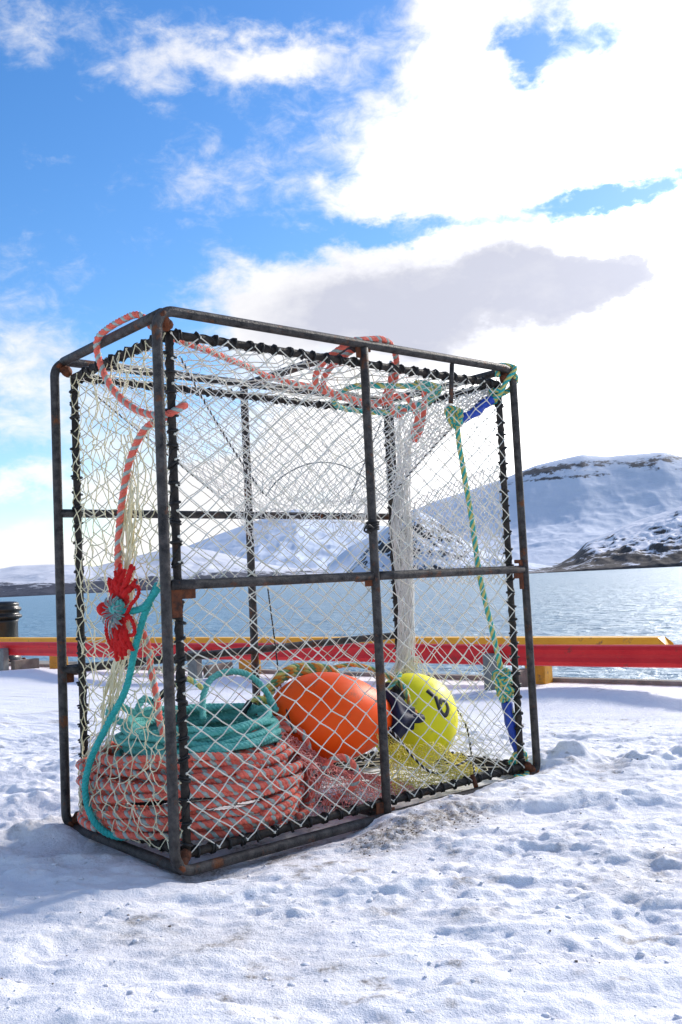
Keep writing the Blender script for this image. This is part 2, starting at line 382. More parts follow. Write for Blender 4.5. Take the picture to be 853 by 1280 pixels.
nz = noise(nt, 85, 5, .7); mm = N(nt, 'ShaderNodeMath', operation='MULTIPLY'); L(at.outputs['Fac'], mm.inputs[0])
rr = ramp(nt, nz.outputs[0], [(.35, (.25, .25, .25)), (.62, (1.15, 1.15, 1.15, 1))]); L(rr.outputs[0], mm.inputs[1])
nf = noise(nt, 3.0, 3); rw = ramp(nt, nf.outputs[0], [(.3, (.82, .81, .85)), (.7, (.89, .88, .90))])
mx = N(nt, 'ShaderNodeMix', data_type='RGBA'); L(mm.outputs[0], mx.inputs['Factor']); L(rw.outputs[0], mx.inputs['A']); mx.inputs['B'].default_value = (.23, .195, .165, 1)
L(mx.outputs['Result'], b.inputs['Base Color']); b.inputs['Roughness'].default_value = .62; b.inputs['Specular IOR Level'].default_value = .3
nb1 = noise(nt, 38, 5, .68); nb2 = noise(nt, 170, 4, .7)
bb = bump(nt, b, nb1.outputs[0], .6, .016); bump(nt, b, nb2.outputs[0], .7, .006, bb)
me.materials.append(sm); sg = bpy.data.objects.new('snow_ground', me); COL.objects.link(sg); tag(sg, 'trodden snow covering the quay', kind='structure')
# quay body below the snow
mb = MB(); mb.box((-40, -26, -4), (26, .985, -.09)); mb.box((-12.6, .985, -4), (-10.2, 2.0, -.05)); mb.box((-40, .88, -.085), (26, .98, .03))
tag(mb.build('quay_edge', 'concrete', None, RMx, smooth=False), 'concrete quay wall under the snow', kind='structure')
# scattered crumbs of snow and grit
mb = MB()
for i in range(450):
    y = 2.05 + random.random() ** 1.5 * 4.2; x = random.uniform(-.45, .45) * y
    lx = (x - PO[0]) * ca + (y - PO[1]) * sa; ly = -(x - PO[0]) * sa + (y - PO[1]) * ca
    if -.1 < lx < W + .1 and -.05 < ly < D + .05: continue
    r_ = random.choice((.003, .004, .004, .006, .009)); z = snow_z(x, y)
    mb.blob((x, y, z), (r_ * random.uniform(.9, 1.6), r_ * 1.1, r_ * .6), 0, 6, 4, .45)
tag(mb.build('snow_crumbs', 'snow'), 'loose crumbs of snow on the trodden ground', 'snow crumbs', kind='stuff')
mb = MB()
for i in range(330):
    if i < 250:
        lx = random.uniform(.62, 1.3); ly = random.gauss(-.26, .06); p = pw((lx, ly, 0)); x, y = p[0], p[1]
    else:
        y = 2.1 + random.random() ** 1.4 * 4; x = random.uniform(-.45, .45) * y
    r_ = random.choice((.0015, .002, .003, .0045)) * (.8 if i < 260 else .9); z = snow_z(x, y)
    mb.blob((x, y, z + r_ * .3), (r_ * 1.3, r_, r_ * .7), 0, 5, 4, .35)
tag(mb.build('grit', 'grit_stone', smooth=False), 'brown grit scattered on the snow', 'grit', kind='stuff')

# ------------------------------------------------------------------ water
wm, nt, b = new_mat('sea_water'); L = nt.links.new
b.inputs['Base Color'].default_value = (.15, .265, .345, 1); b.inputs['Specular IOR Level'].default_value = .8; b.inputs['Roughness'].default_value = .38; b.inputs['IOR'].default_value = 1.33
na = noise(nt, .55, 5, .62, 'Object', .6, (1, 1.7, 1)); nb_ = noise(nt, 2.6, 4, .6, 'Object', .3, (1, 1.6, 1)); nc_ = noise(nt, .06, 4, .6, 'Object', 0, (.6, 1.6, 1))
b1 = bump(nt, b, na.outputs[0], 1.0, .55); b2 = bump(nt, b, nb_.outputs[0], .9, .10, b1); bump(nt, b, nc_.outputs[0], .6, 1.2, b2)
wz = -2.0
rows = [6.0]
while rows[-1] < 420: rows.append(rows[-1] * 1.011)
while rows[-1] < 30000: rows.append(rows[-1] * 1.09)
rows = np.array(rows); azw = np.radians(np.concatenate([np.linspace(-80, -27, 24)[:-1], np.linspace(-27, 27, 420), np.linspace(27, 80, 24)[1:]]))
AW, RW = np.meshgrid(azw, rows); XW = np.sin(AW) * RW; YW = np.cos(AW) * RW
ZW = .085 * fbm(XW * .22, YW * .34, 3, 130) * sstep(400, 150, RW) + .10 * (fbm(XW * .55 + .3 * fbm(XW * .4, YW * .4, 2, 133), YW * .95, 4, 135, .55, True) - .2) * sstep(260, 60, RW) + .03 * fbm(XW * 1.9, YW * 2.8, 3, 140) * sstep(90, 25, RW) + wz
n_, m_ = XW.shape; I = np.arange(n_ * m_).reshape(n_, m_)
mb = MB(); mb.add(np.stack([XW, YW, ZW], -1), [tuple(q) for q in np.stack([I[:-1, :-1], I[:-1, 1:], I[1:, 1:], I[1:, :-1]], -1).reshape(-1, 4).tolist()])
tag(mb.build('water', 'sea_water'), 'rippled fjord water', kind='structure')

# ------------------------------------------------------------------ hills
def hill_mat(name, snow_a, snow_b, rock_a, rock_b, scale, thr, low=None, band=None):
    """snow and rock by slope, noise and strata; low=(height, width) bare below; band=[(height, width, amount)]"""
    m, nt, b = new_mat(name); L = nt.links.new
    def mt(op, a, b_=None, clamp=False):
        n = nt.nodes.new('ShaderNodeMath'); n.operation = op; n.use_clamp = clamp
        for i, v in enumerate((a, b_)):
            if v is None: continue
            if isinstance(v, (int, float)): n.inputs[i].default_value = v
            else: L(v, n.inputs[i])
        return n.outputs[0]
    n1 = noise(nt, scale, 9, .68, 'Object', .2, (1, 1, 1.6)); n2 = noise(nt, scale * 6, 6, .7)
    nv = noise(nt, scale * 5, 6, .75, 'Object', .2, (1, 1, .25))
    g = N(nt, 'ShaderNodeNewGeometry'); sx = N(nt, 'ShaderNodeSeparateXYZ'); L(g.outputs['Normal'], sx.inputs[0])
    px = N(nt, 'ShaderNodeSeparateXYZ'); L(g.outputs['Position'], px.inputs[0])
    steep = mt('SUBTRACT', 1.0, sx.outputs[2])
    q = mt('ADD', mt('MULTIPLY', steep, 1.5), mt('MULTIPLY', mt('SUBTRACT', n1.outputs[0], .5), 1.6))
    q = mt('ADD', q, mt('MULTIPLY', mt('SUBTRACT', n2.outputs[0], .5), .7))
    if low:
        mrn = N(nt, 'ShaderNodeMapRange', interpolation_type='SMOOTHSTEP'); L(px.outputs[2], mrn.inputs[0])
        mrn.inputs[1].default_value = low[0] + low[1]; mrn.inputs[2].default_value = low[0] - low[1]; mrn.inputs[3].default_value = 0; mrn.inputs[4].default_value = low[2]
        q = mt('ADD', q, mrn.outputs[0])
    for (h, wd, am) in band or []:
        d = mt('DIVIDE', mt('SUBTRACT', mt('ADD', px.outputs[2], mt('ADD', mt('MULTIPLY', mt('SUBTRACT', n1.outputs[0], .5), wd * 2), mt('MULTIPLY', mt('SUBTRACT', nv.outputs[0], .5), wd * 2.4))), h), wd)
        q = mt('ADD', q, mt('MULTIPLY', mt('POWER', 2.718, mt('MULTIPLY', mt('MULTIPLY', d, d), -1)), am))
    mr = N(nt, 'ShaderNodeMapRange', interpolation_type='SMOOTHSTEP'); L(q, mr.inputs[0]); mr.inputs[1].default_value = thr - .08; mr.inputs[2].default_value = thr + .10
    rs = ramp(nt, n1.outputs[0], [(.3, snow_a), (.7, snow_b)]); rk = ramp(nt, n2.outputs[0], [(.3, rock_a), (.7, rock_b)])
    mx = N(nt, 'ShaderNodeMix', data_type='RGBA'); L(mr.outputs[0], mx.inputs['Factor']); L(rs.outputs[0], mx.inputs['A']); L(rk.outputs[0], mx.inputs['B'])
    L(mx.outputs['Result'], b.inputs['Base Color']); b.inputs['Roughness'].default_value = .8; b.inputs['Specular IOR Level'].default_value = .15
    bump(nt, b, n1.outputs[0], .5, .08 / scale)
    return m
def hill(name, mat, ridge, ds, dr, label, shape=1.0, amp=.06, seed=1, naz=420, nt_=90, fr=1.0, back=.5):
    az_ = np.array([p[0] for p in ridge]); el_ = np.array([p[1] for p in ridge])
    A = np.linspace(az_[0], az_[-1], naz); E_ = np.interp(A, az_, el_)
    k = 7; ker = np.hanning(k + 2)[1:-1]; ker /= ker.sum(); E_ = np.convolve(np.pad(E_, k // 2, 'edge'), ker, 'valid')
    t = np.concatenate([np.linspace(0, 1, nt_), 1 + np.linspace(.02, back, 16)])
    AA, TT = np.meshgrid(np.radians(A), t); R_ = ds + (dr - ds) * TT
    Zr = np.interp(AA, np.radians(A), dr * np.tan(np.radians(np.maximum(E_, 0))) - 2 + (cz + 2))
    X = np.sin(AA) * R_; Y = np.cos(AA) * R_
    sc = fr / (dr * .06)
    nse = fbm(X * sc, Y * sc, 6, seed, .52); rg = fbm(X * sc * 1.7 + 9, Y * sc * 1.7, 5, seed + 20, .5, True)
    tt = np.clip(TT, 0, 1)
    base = shape(tt) if callable(shape) else tt ** shape
    Z = Zr * base + Zr * amp * (nse + .6 * rg) * np.sin(pi * np.clip(tt, 0, 1) ** .8) + Zr * amp * .10 * nse
    Z = np.where(TT > 1, Zr * (1 - ((TT - 1) / back) ** 1.6 * 1.2), Z) - 6 * (1 - sstep(0, .02, TT)) - 1.5
    n_, m_ = X.shape; I = np.arange(n_ * m_).reshape(n_, m_)
    F = np.stack([I[:-1, :-1], I[:-1, 1:], I[1:, 1:], I[1:, :-1]], -1).reshape(-1, 4)
    mb = MB(); mb.add(np.stack([X, Y, Z], -1), [tuple(q) for q in F.tolist()])
    o = mb.build(name, mat); return tag(o, label, kind='structure')
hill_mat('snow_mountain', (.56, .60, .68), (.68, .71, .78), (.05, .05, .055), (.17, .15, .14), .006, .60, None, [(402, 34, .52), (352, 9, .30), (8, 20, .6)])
hill_mat('far_hill', (.50, .51, .56), (.66, .67, .72), (.03, .034, .05), (.09, .09, .11), .004, .62, (75, 70, .86), None)
hill_mat('mid_mountain', (.50, .56, .66), (.62, .67, .76), (.04, .045, .055), (.11, .11, .12), .004, .62, (50, 60, .8), None)
hill_mat('headland', (.66, .66, .72), (.80, .80, .84), (.022, .022, .025), (.12, .10, .09), .022, .33, (26, 30, .45), None)
hill_mat('cliff_end', (.56, .60, .68), (.68, .71, .78), (.02, .02, .024), (.08, .078, .08), .012, .42, (16, 14, .4), None)
hill('far_hills', 'far_hill', [(-60, 1.2), (-50, 2.2), (-40, 1.7), (-30, 2.4), (-24, 1.5), (-20.2, 1.62), (-19.3, 1.76), (-17.4, 1.76), (-15.7, 1.66), (-15, 1.5), (-12.5, 2.05), (-9.9, 2.6), (-8, 2.2), (-6.3, 1.7), (-4.5, 1.2), (-3, .9), (-1, .8), (1, .7), (3, .5), (5, .2), (6, 0)], 4200, 5600, 'low dark hills dusted with snow across the fjord', .9, .10, 3, 520)
hill('mid_mountain', 'mid_mountain', [(-16, .3), (-13, 1.5), (-10.6, 2.1), (-8.2, 2.95), (-5.7, 3.75), (-4.25, 4.15), (-2.76, 4.52), (-1.3, 3.95), (2.1, 3.3), (6, 2.5), (10, 1.5)], 5200, 8000, 'snowy pointed mountain at the head of the fjord', 1.15, .08, 8, 420)
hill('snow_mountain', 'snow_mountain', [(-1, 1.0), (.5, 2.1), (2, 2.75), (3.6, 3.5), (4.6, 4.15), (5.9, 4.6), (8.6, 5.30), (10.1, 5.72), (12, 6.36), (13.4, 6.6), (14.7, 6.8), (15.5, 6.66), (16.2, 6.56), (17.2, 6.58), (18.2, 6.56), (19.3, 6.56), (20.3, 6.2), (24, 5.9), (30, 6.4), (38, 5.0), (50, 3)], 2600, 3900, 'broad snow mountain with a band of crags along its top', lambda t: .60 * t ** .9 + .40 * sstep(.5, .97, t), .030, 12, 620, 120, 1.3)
hill('cliff_headland', 'cliff_end', [(-.6, .0), (0, .35), (1.0, 1.35), (2.06, 2.5), (3.1, 3.35), (3.85, 3.9), (4.6, 4.25), (5.6, 3.6), (7, 2.4), (8.6, 1.4), (10.5, .7), (13, .2), (15, 0)], 2050, 2330, 'dark cliff end of the mountain falling to the water', .75, .16, 17, 300, 80, 2.2)
hill('headland', 'headland', [(10.6, 0), (12.2, .12), (13, .42), (14, .98), (14.6, 1.6), (15.0, 1.78), (17.3, 2.62), (20.1, 3.4), (24, 4.2), (30, 4.4), (38, 3.2), (46, 2)], 1250, 1700, 'dark rocky headland with streaks of snow at right', .85, .13, 25, 420, 100, 2.0)

# ------------------------------------------------------------------ rails along the quay
rail = empty('guard_rail', tuple(RP + RD * -5.4)); tag(rail, 'long red steel guard rail on grey posts, nearer the camera', 'guard rail')
off = rail.location
def rail_build(mb, name, mats, par, smooth=False):
    o = mb.build(name, mats, par, RMx, smooth=smooth); o.matrix_parent_inverse = Matrix.Translation(-Vector(par.location)); return o
# W-beam profile swept along the rail (y, z)
prof = [(.00, .24), (-.030, .25), (-.042, .28), (-.030, .315), (-.028, .345), (-.042, .38), (-.030, .41), (.00, .42)]
outl = prof + [(y + .006, z) for y, z in prof[::-1]]
mb = MB(); xs = np.linspace(-34, 7, 60); V = []; n_ = len(outl)
for x in xs: V += [(x, y, z + .004 * math.sin(x * 1.3)) for y, z in outl]
F = []
for i in range(len(xs) - 1):
    for j in range(n_): F.append((i * n_ + j, i * n_ + (j + 1) % n_, (i + 1) * n_ + (j + 1) % n_, (i + 1) * n_ + j))
mb.add(V, F); rail_build(mb, 'beam', 'paint_red', rail)
for ps in np.arange(-27.5, 3, 3.7):
    mb = MB(); mb.box((ps - .075, -.135, -.3), (ps + .075, -.045, .345)); 
    o = rail_build(mb, 'post', 'galvanised', rail); md = o.modifiers.new('bevel', 'BEVEL'); md.width = .012; md.segments = 2
    mb = MB(); mb.torus((ps, -.138, .31), (0, 1, 0), .012, .006); mb.blob((ps, -.139, .31), (.014, .008, .014)); 
    bo = rail_build(mb, 'bolt', 'rusty_steel', o); bo.matrix_parent_inverse = Matrix.Translation(-Vector(rail.location))
    mb = MB(); mb.box((ps + .02, .012, -.2), (ps + .11, .40, .17)); o2 = rail_build(mb, 'timber_strut', 'timber_grey', rail)
    md = o2.modifiers.new('bevel', 'BEVEL'); md.width = .01; md.segments = 2
yl = empty('bull_rail', tuple(RP + RD * -5.4 + RN * .78)); tag(yl, 'yellow painted kerb beam behind the red rail, ending on the right', 'kerb beam')
mb = MB()
zz = [(.19, 0), (.40, 0), (.42, .02), (.42, .02)]
mb.add([(-34, .69, .25), (-34, .69, .405), (-34, .705, .42), (-34, .875, .42), (-34, .89, .405), (-34, .89, .25),
        (-.34, .69, .25), (-.36, .69, .36), (-.43, .705, .42), (-.43, .875, .42), (-.36, .89, .36), (-.34, .89, .25)],
       [(0, 1, 7, 6), (1, 2, 8, 7), (2, 3, 9, 8), (3, 4, 10, 9), (4, 5, 11, 10), (5, 0, 6, 11), (6, 7, 8, 9, 10, 11), (5, 4, 3, 2, 1, 0)])
rail_build(mb, 'beam', 'paint_yellow', yl)
for ps in np.arange(-27.5, -1, 3.7):
    mb = MB(); mb.box((ps - .10, .70, -.2), (ps + .10, .88, .248)); o = rail_build(mb, 'support_block', 'paint_yellow_worn', yl)
    md = o.modifiers.new('bevel', 'BEVEL'); md.width = .012; md.segments = 2
# bollard
bp = RP + RD * -11.38 + RN * 1.45
bol = empty('mooring_bollard', (bp[0], bp[1], -.05)); tag(bol, 'black iron mooring bollard with ringed head, at far left beyond the rails', 'bollard')
mb = MB(); mb.lathe([(.36, 0), (.36, .05), (.27, .08), (.245, .16), (.225, .45), (.225, .66), (.24, .72)], 36); mb.build('shaft', 'bollard_black', bol)
mb = MB(); mb.lathe([(.24, .72), (.285, .735), (.295, .76), (.28, .785), (.25, .80), (.25, .835), (.275, .85), (.285, .875), (.275, .90), (.24, .925), (.25, .945), (.235, .985), (.17, 1.005), (.05, 1.012)], 36); mb.build('head', 'bollard_black', bol)
mb = MB(); 
for i in range(6): a_ = i * pi / 3; mb = MB(); mb.lathe([(.03, .05), (.03, .075), (.018, .085)], 6, 0, np.array([[1, 0, 0, .32 * math.cos(a_)], [0, 1, 0, .32 * math.sin(a_)], [0, 0, 1, 0], [0, 0, 0, 1.]])); mb.build('base_bolt', 'rusty_steel', bol)

# ------------------------------------------------------------------ crab pot
pot = empty('crab_pot', M=PM); tag(pot, 'big steel crab pot with cream netting, standing on edge in the snow', 'crab pot')
PR = .0205
def loop_path(y, x0, x1, z0, z1, rad):
    P = []
    for (cx, cz_, a0) in ((x1 - rad, z1 - rad, 0), (x0 + rad, z1 - rad, 90), (x0 + rad, z0 + rad, 180), (x1 - rad, z0 + rad, 270)):
        for t in range(0, 91, 10):
            a_ = math.radians(a0 + t); P.append((cx + rad * math.cos(a_), y, cz_ + rad * math.sin(a_)))
    P = np.array(P); out = []
    for i in range(len(P)):      # subdivide the long runs
        q = P[(i + 1) % len(P)]; d = np.linalg.norm(q - P[i]); n = max(1, int(d / .15))
        for t in range(n): out.append(P[i] + (q - P[i]) * t / n)
    return out
def part(mb, name, mat, par=pot, smooth=True): return mb.build(name, mat, par, smooth=smooth)
for y in (0, D):
    mb = MB(); mb.tube(loop_path(y, 0, W, 0, H, .075), PR, 14, closed=True); o = part(mb, 'outer_frame', 'pipe_steel')
    for (x, z) in ((.02, .02), (W - .02, .02), (.02, H - .02), (W - .02, H - .02)):
        mb = MB(); sy = .0 if y == 0 else D
        inx = .052 if x < 1 else W - .052; inz = .05 if z < 1 else H - .05
        mb.tube([(x, sy, z), (inx, sy + (.016 if y == 0 else -.016), inz)], PR * 1.02, 10)
        mb.torus((x, sy + (.004 if y == 0 else -.004), z), (1 if x < 1 else -1, 0, 1 if z < 1 else -1), PR * .95, .010, 14, 6); mb.blob((inx, sy + (.018 if y == 0 else -.018), inz), .026, 0, 10, 6, .12)
        part(mb, 'corner_joint', 'rusty_steel', o)
def bar(p, q, r=PR, name='crossbar', mat='pipe_steel', k=12):
    p = np.array(p, float); q = np.array(q, float); n = max(2, int(np.linalg.norm(q - p) / .12))
    mb = MB(); mb.tube([p + (q - p) * t / n for t in range(n + 1)], r, k); return part(mb, name, mat)
for x in (.035, W / 2, W - .035):
    bar((x, PR, H - .006), (x, D - PR, H - .006), PR, 'depth_bar')
for x in (.035, W / 2, W - .035): bar((x, PR, .006), (x, D - PR, .006), PR, 'depth_bar')
bar((W / 2, -.004, PR), (W / 2, -.004, H - PR)); bar((PR, -.002, H / 2), (W / 2 - PR, -.002, H / 2), PR * .95); bar((W / 2 + PR, -.002, H / 2), (W - PR, -.002, H / 2), PR * .95)
bar((W / 2 - .01, D, PR), (W / 2 - .01, D, H - PR)); bar((PR, D, H * 2 / 3), (W - PR, D, H * 2 / 3), PR * .95); bar((PR, D, H / 3), (W - PR, D, H / 3), PR * .95)
def gusset(c, sx_, sz):
    mb = MB(); x, y, z = c
    mb.box((min(x, x + sx_), y - .004, min(z, z + sz * .38)), (max(x, x + sx_), y + .005, max(z, z + sz * .38)))
    mb.box((min(x, x + sx_ * .45), y - .0055, min(z, z + sz)), (max(x, x + sx_ * .45), y + .0035, max(z, z + sz)))
    o = part(mb, 'bracket', 'rusty_steel', smooth=False); md = o.modifiers.new('bevel', 'BEVEL'); md.width = .003; md.segments = 1
gusset((.018, 0, H / 2 - .012), .11, -.11); gusset((W / 2 - .015, 0, H / 2 - .01), -.10, -.035); gusset((W - .018, 0, H / 2 - .012), -.07, -.09); gusset((W - .018, 0, H / 2 + .05), -.06, -.05)
gusset((W / 2 - .045, .0, H - .012), .09, -.055); gusset((W / 2 - .06, .0, .012), .11, .055); gusset((.018, D, H / 3 - .01), .08, -.05)
for x, z0, z1 in ((1.645, H - PR, 1.885), (1.645, PR, .075)):
    bar((x, .004, z0), (x + .004, .03, z1), .0115, 'spacer', 'rusty_steel' if z0 < 1 else 'pipe_steel', 8)
bar((.0, D, H / 3), (.075, D - .04, H / 3 - .004), .017, 'spacer', 'pipe_steel'); bar((0, D, H * 2 / 3), (.075, D - .04, H * 2 / 3), .017, 'spacer', 'pipe_steel')
# inner frame, lashed with rubber cord
ix, iz, iy = .075, .05, .04; xa, xb, ya, yb, za, zb = ix, W - ix, iy, D - iy, iz, H - .078
def inner(p, q):
    p = np.array(p, float); q = np.array(q, float); L_ = np.linalg.norm(q - p); t_ = (q - p) / L_
    o = bar(p, q, .0165, 'inner_bar', 'pipe_wrapped', 10); mb = MB()
    ref = np.cross(t_, [.31, .52, .79]); ref /= np.linalg.norm(ref); w_ = np.cross(t_, ref); A = []; s = .03; ph = random.random() * 6
    while s < L_ - .04:                     # one cord: tight turns, then a long lay to the next hitch
        nt_ = random.choice((1, 1.3, 1.7)); m = int(nt_ * 9); tl = random.gauss(0, .006)
        for k in range(m): ph += 2 * pi / 9; A.append((s + k * .0011 + tl * math.cos(ph), ph, .0195 + .004 * (k % 5 == 2), .0046 + .0022 * math.exp(-((k - m / 2) / 2.5) ** 2)))
        s += m * .0011; gap = random.uniform(.045, .075)
        for k in range(1, 7): ph += .35; A.append((s + gap * k / 7, ph, .0172, .0026))
        s += gap
    mb.tube([p + t_ * a + r_ * (math.cos(h_) * ref + math.sin(h_) * w_) for a, h_, r_, _ in A], [q_[3] for q_ in A], 5)
    part(mb, 'lashing', 'lashing_rubber', o)
for y in (ya, yb):
    inner((xa, y, za), (xb, y, za)); inner((xa, y, zb), (xb, y, zb))
    for x in (xa, xb): inner((x, y, za), (x, y, zb))
for x in (xa, xb):
    for z in (za, zb): inner((x, ya, z), (x, yb, z))

# ---- netting
def net(name, fn, nu, nv, r, mat, par=pot, jit=.006, sag=.006, knots=True, k=4, kr=1.75, skip=None, seg=2, wrap=False):
    """diamond mesh: fn(u,v) -> point; nodes on a checkerboard of a 2nu x 2nv lattice"""
    mb = MB(); nodes = {}
    for i in range(2 * nu + 1):
        for j in range(2 * nv + 1):
            if (i + j) % 2: continue
            if wrap and i == 2 * nu: nodes[i, j] = nodes[0, j]; continue
            e = i in (0, 2 * nu) or j in (0, 2 * nv)
            nodes[i, j] = np.asarray(fn(i / (2 * nu), j / (2 * nv)), float) + (0 if e else rng.normal(0, jit, 3))
    for (i, j), p in nodes.items():
        for di in (-1, 1):
            q = nodes.get((i + di, j + 1))
            if wrap and q is None: q = nodes.get(((i + di) % (2 * nu), j + 1))
            if q is None or (skip and skip((i + .5 * di) / (2 * nu), (j + .5) / (2 * nv))): continue
            sv = rng.normal(0, sag, 3) - (0, 0, sag * .6)
            m = [p + (q - p) * t / seg + sv * math.sin(pi * t / seg) for t in range(seg + 1)]
            mb.tube(m, r, k, caps=False)
        if knots: mb.blob(p, r * kr, 0, 5, 3, .25)
    return part(mb, name, mat, par)
# front panel
net('net_panel', lambda u, v: (xa + (xb - xa) * u, ya - .018 + .05 * math.sin(pi * u) * math.sin(pi * v) * (.5 + .5 * math.sin(9 * u + 5 * v)) * .5, za + (zb - za) * v), 15, 20, .0027, 'twine_cream', jit=.004, sag=.0018, seg=2, kr=2.3)
net('net_panel', lambda u, v: (xa + (xb - xa) * u, yb + .018, za + (zb - za) * v), 15, 20, .0024, 'twine_cream', jit=.004, sag=.002)
net('net_panel', lambda u, v: (xb + .016, ya + (yb - ya) * u, za + (zb - za) * v), 8, 20, .0022, 'twine_white', jit=.004, sag=.002)
net('net_panel', lambda u, v: (xa + (xb - xa) * u, ya + (yb - ya) * v, zb + .015 - .03 * math.sin(pi * u) * math.sin(pi * v)), 15, 7, .0028, 'twine_cream', jit=.008, sag=.005)
net('net_panel', lambda u, v: (xa + (xb - xa) * u, ya + (yb - ya) * v, za - .012), 15, 7, .0028, 'twine_cream', jit=.004, sag=.003)
# slack left panel, gathered about the hanging rope, pushed out by the coil
def gl(z): return float(np.interp(z, [.05, .35, .55, .75, 1.0, 1.5, 1.75, 2.05], [.70, .74, .62, .52, .43, .36, .42, .47]))
def left_fn(u, v):
    z = za + (zb - za) * v; y = ya + (yb - ya) * u
    g = .62 * float(np.interp(z, [.05, .45, .8, 1.45, 1.7, 2.02], [0, .25, .75, .75, .25, 0])); d = y - gl(z)
    y -= d * g * math.exp(-(d / .20) ** 2)
    out = .125 * math.exp(-((z - .23) / .17) ** 2) * math.sin(pi * u) ** .7
    sag_ = .03 * math.sin(7 * u + 9 * v) * math.sin(pi * u)
    z2 = z - .035 * math.sin(pi * u) * math.sin(pi * v) + .02 * math.sin(11 * u + 6 * v) * math.sin(pi * v)
    return (xa - .018 - out + sag_ * .6, y, z2)
lp = net('net_panel', left_fn, 12, 23, .0023, 'twine_yellow', jit=.010, sag=.006, seg=3, kr=2.2)
mb = MB()
for i in range(16):
    o_ = random.gauss(0, .022); ph = random.random() * 6
    P = [(xa - .015 + random.gauss(0, .012), gl(z) + o_ + .012 * math.sin(z * 9 + ph) + (abs(z - 1.0) ** 1.5) * .10 * math.sin(ph * 3), z) for z in np.linspace(random.uniform(.30, .55), random.uniform(1.35, 1.75), 12)]
    mb.tube(spline(P, .03), .0033, 5)
part(mb, 'gathered_twine', 'twine_yellow')
# tunnel hanging from the top: four walls narrowing to a slack eye
TB = [(xa, ya, zb), (xb, ya, zb), (xb, yb, zb), (xa, yb, zb)]
eye = [(.68, .30, 1.44), (1.46, .30, 1.44), (1.46, .62, 1.44), (.68, .62, 1.44)]
seamc = [(.36, .20, 1.72), (1.72, .22, 1.73), (1.72, .74, 1.73), (.36, .74, 1.73)]
def bez(a, c, b_, t): a, c, b_ = map(np.asarray, (a, c, b_)); return a * (1 - t) ** 2 + 2 * c * t * (1 - t) + b_ * t * t
def tun_wall(k):
    k2 = (k + 1) % 4
    def fn(u, v):
        t = 1 - v; p = bez(TB[k], seamc[k], eye[k], t); q = bez(TB[k2], seamc[k2], eye[k2], t); r_ = p + (q - p) * u
        return r_ - np.array([0, 0, .05 * math.sin(pi * u) * (t)])
    return fn
for k, nu, nv in ((0, 22, 12), (2, 22, 12), (1, 9, 12), (3, 9, 12)):
    net('tunnel_net', tun_wall(k), nu, nv, .0018, 'twine_white', jit=.004, sag=.003, knots=False, k=3)
# frayed skirt below the eye
def skirt(u, v):
    c = np.array([1.07, .46, 0]); a_ = 2 * pi * u; x = .39 * math.copysign(abs(math.cos(a_)) ** .5, math.cos(a_)); y = .16 * math.copysign(abs(math.sin(a_)) ** .5, math.sin(a_))
    s = 1 - .25 * v; return (c[0] + x * s, c[1] + y * s, 1.44 - .16 * v - .04 * math.sin(a_ * 3) * v + .03 * math.cos(a_ * 1))
net('tunnel_net', skirt, 34, 3, .0017, 'twine_white', jit=.008, sag=.008, knots=False, k=3, wrap=True)
for k in range(4):
    P = [bez(TB[k], seamc[k], eye[k], t) for t in np.linspace(0.12, 1, 30)]
    mb = MB(); rope(mb, P, .0052, (0, 1), .03, .006, 4, True); part(mb, 'seam_cord', ['lashing_rubber', 'twine_white'])
mb = MB(); P = [(.70 + .76 * t, .31, 1.43 + .17 * math.sin(pi * min(1, t * 1.05)) ** .7) for t in np.linspace(0, 1, 14)]; mb.tube(spline(P, .03), .0034, 5); part(mb, 'eye_cord', 'wire_grey')
# bunched column of netting near the back right corner, flaring top and bottom
colp = spline([(1.86, .50, 1.98), (1.85, .56, 1.84), (1.85, .60, 1.57), (1.82, .60, 1.3), (1.84, .62, 1.05), (1.85, .64, .8), (1.85, .66, .52)], .06)
mb = MB()
def col_r(z): return .88 * float(np.interp(z, [.5, .62, .8, 1.0, 1.3, 1.5, 1.75, 2.02], [.075, .052, .05, .058, .072, .05, .045, .11]))
for i in range(76):
    a0 = random.random() * 2 * pi; rr_ = math.sqrt(random.uniform(.25, 1)); tw = random.choice((-1, 1)) * random.uniform(1.0, 2.6)
    P = [p + col_r(p[2]) * rr_ * np.array([math.cos(a0 + tw * j * .17), math.sin(a0 + tw * j * .17), 0]) + rng.normal(0, .004, 3) for j, p in enumerate(colp)]
    cut = 0 if i < 22 else min(len(P) - 6, int(random.uniform(.10, .42) * len(P)))
    mb.tube(spline(P[cut:], .04), .0024, 4)
part(mb, 'gathered_net', 'twine_white')
# fan of netting drawn from the right front upright to the column
ft = [(1.79, .58, 1.52), (1.90, .22, 1.56), (xb, ya, 1.60)]
def fan(u, v):
    z1 = 1.02 + .42 * v ** .9; z2 = .98 + .62 * v
    a_ = np.array([1.84, .58, z1]); b_ = np.array([xb + .004, ya + .01, z2]); m = (a_ + b_) / 2 + np.array([.03, -.03, .07 * (v - .35)])
    return bez(a_, m, b_, u)
net('tunnel_net', fan, 18, 13, .0028, 'twine_white', jit=.004, sag=.004, knots=True, k=4, kr=1.6)
def fold(u, v):
    a_ = np.array([1.84, .57, 1.56 + .36 * v]); b_ = np.array([xb - .01, ya + .02, 1.955 + .045 * v]); m = (a_ + b_) / 2 + np.array([-.06, -.06, .06 - .03 * v]); return bez(a_, m, b_, u)
net('tunnel_net', fold, 24, 9, .0025, 'twine_white', jit=.004, sag=.003, knots=False, k=4)
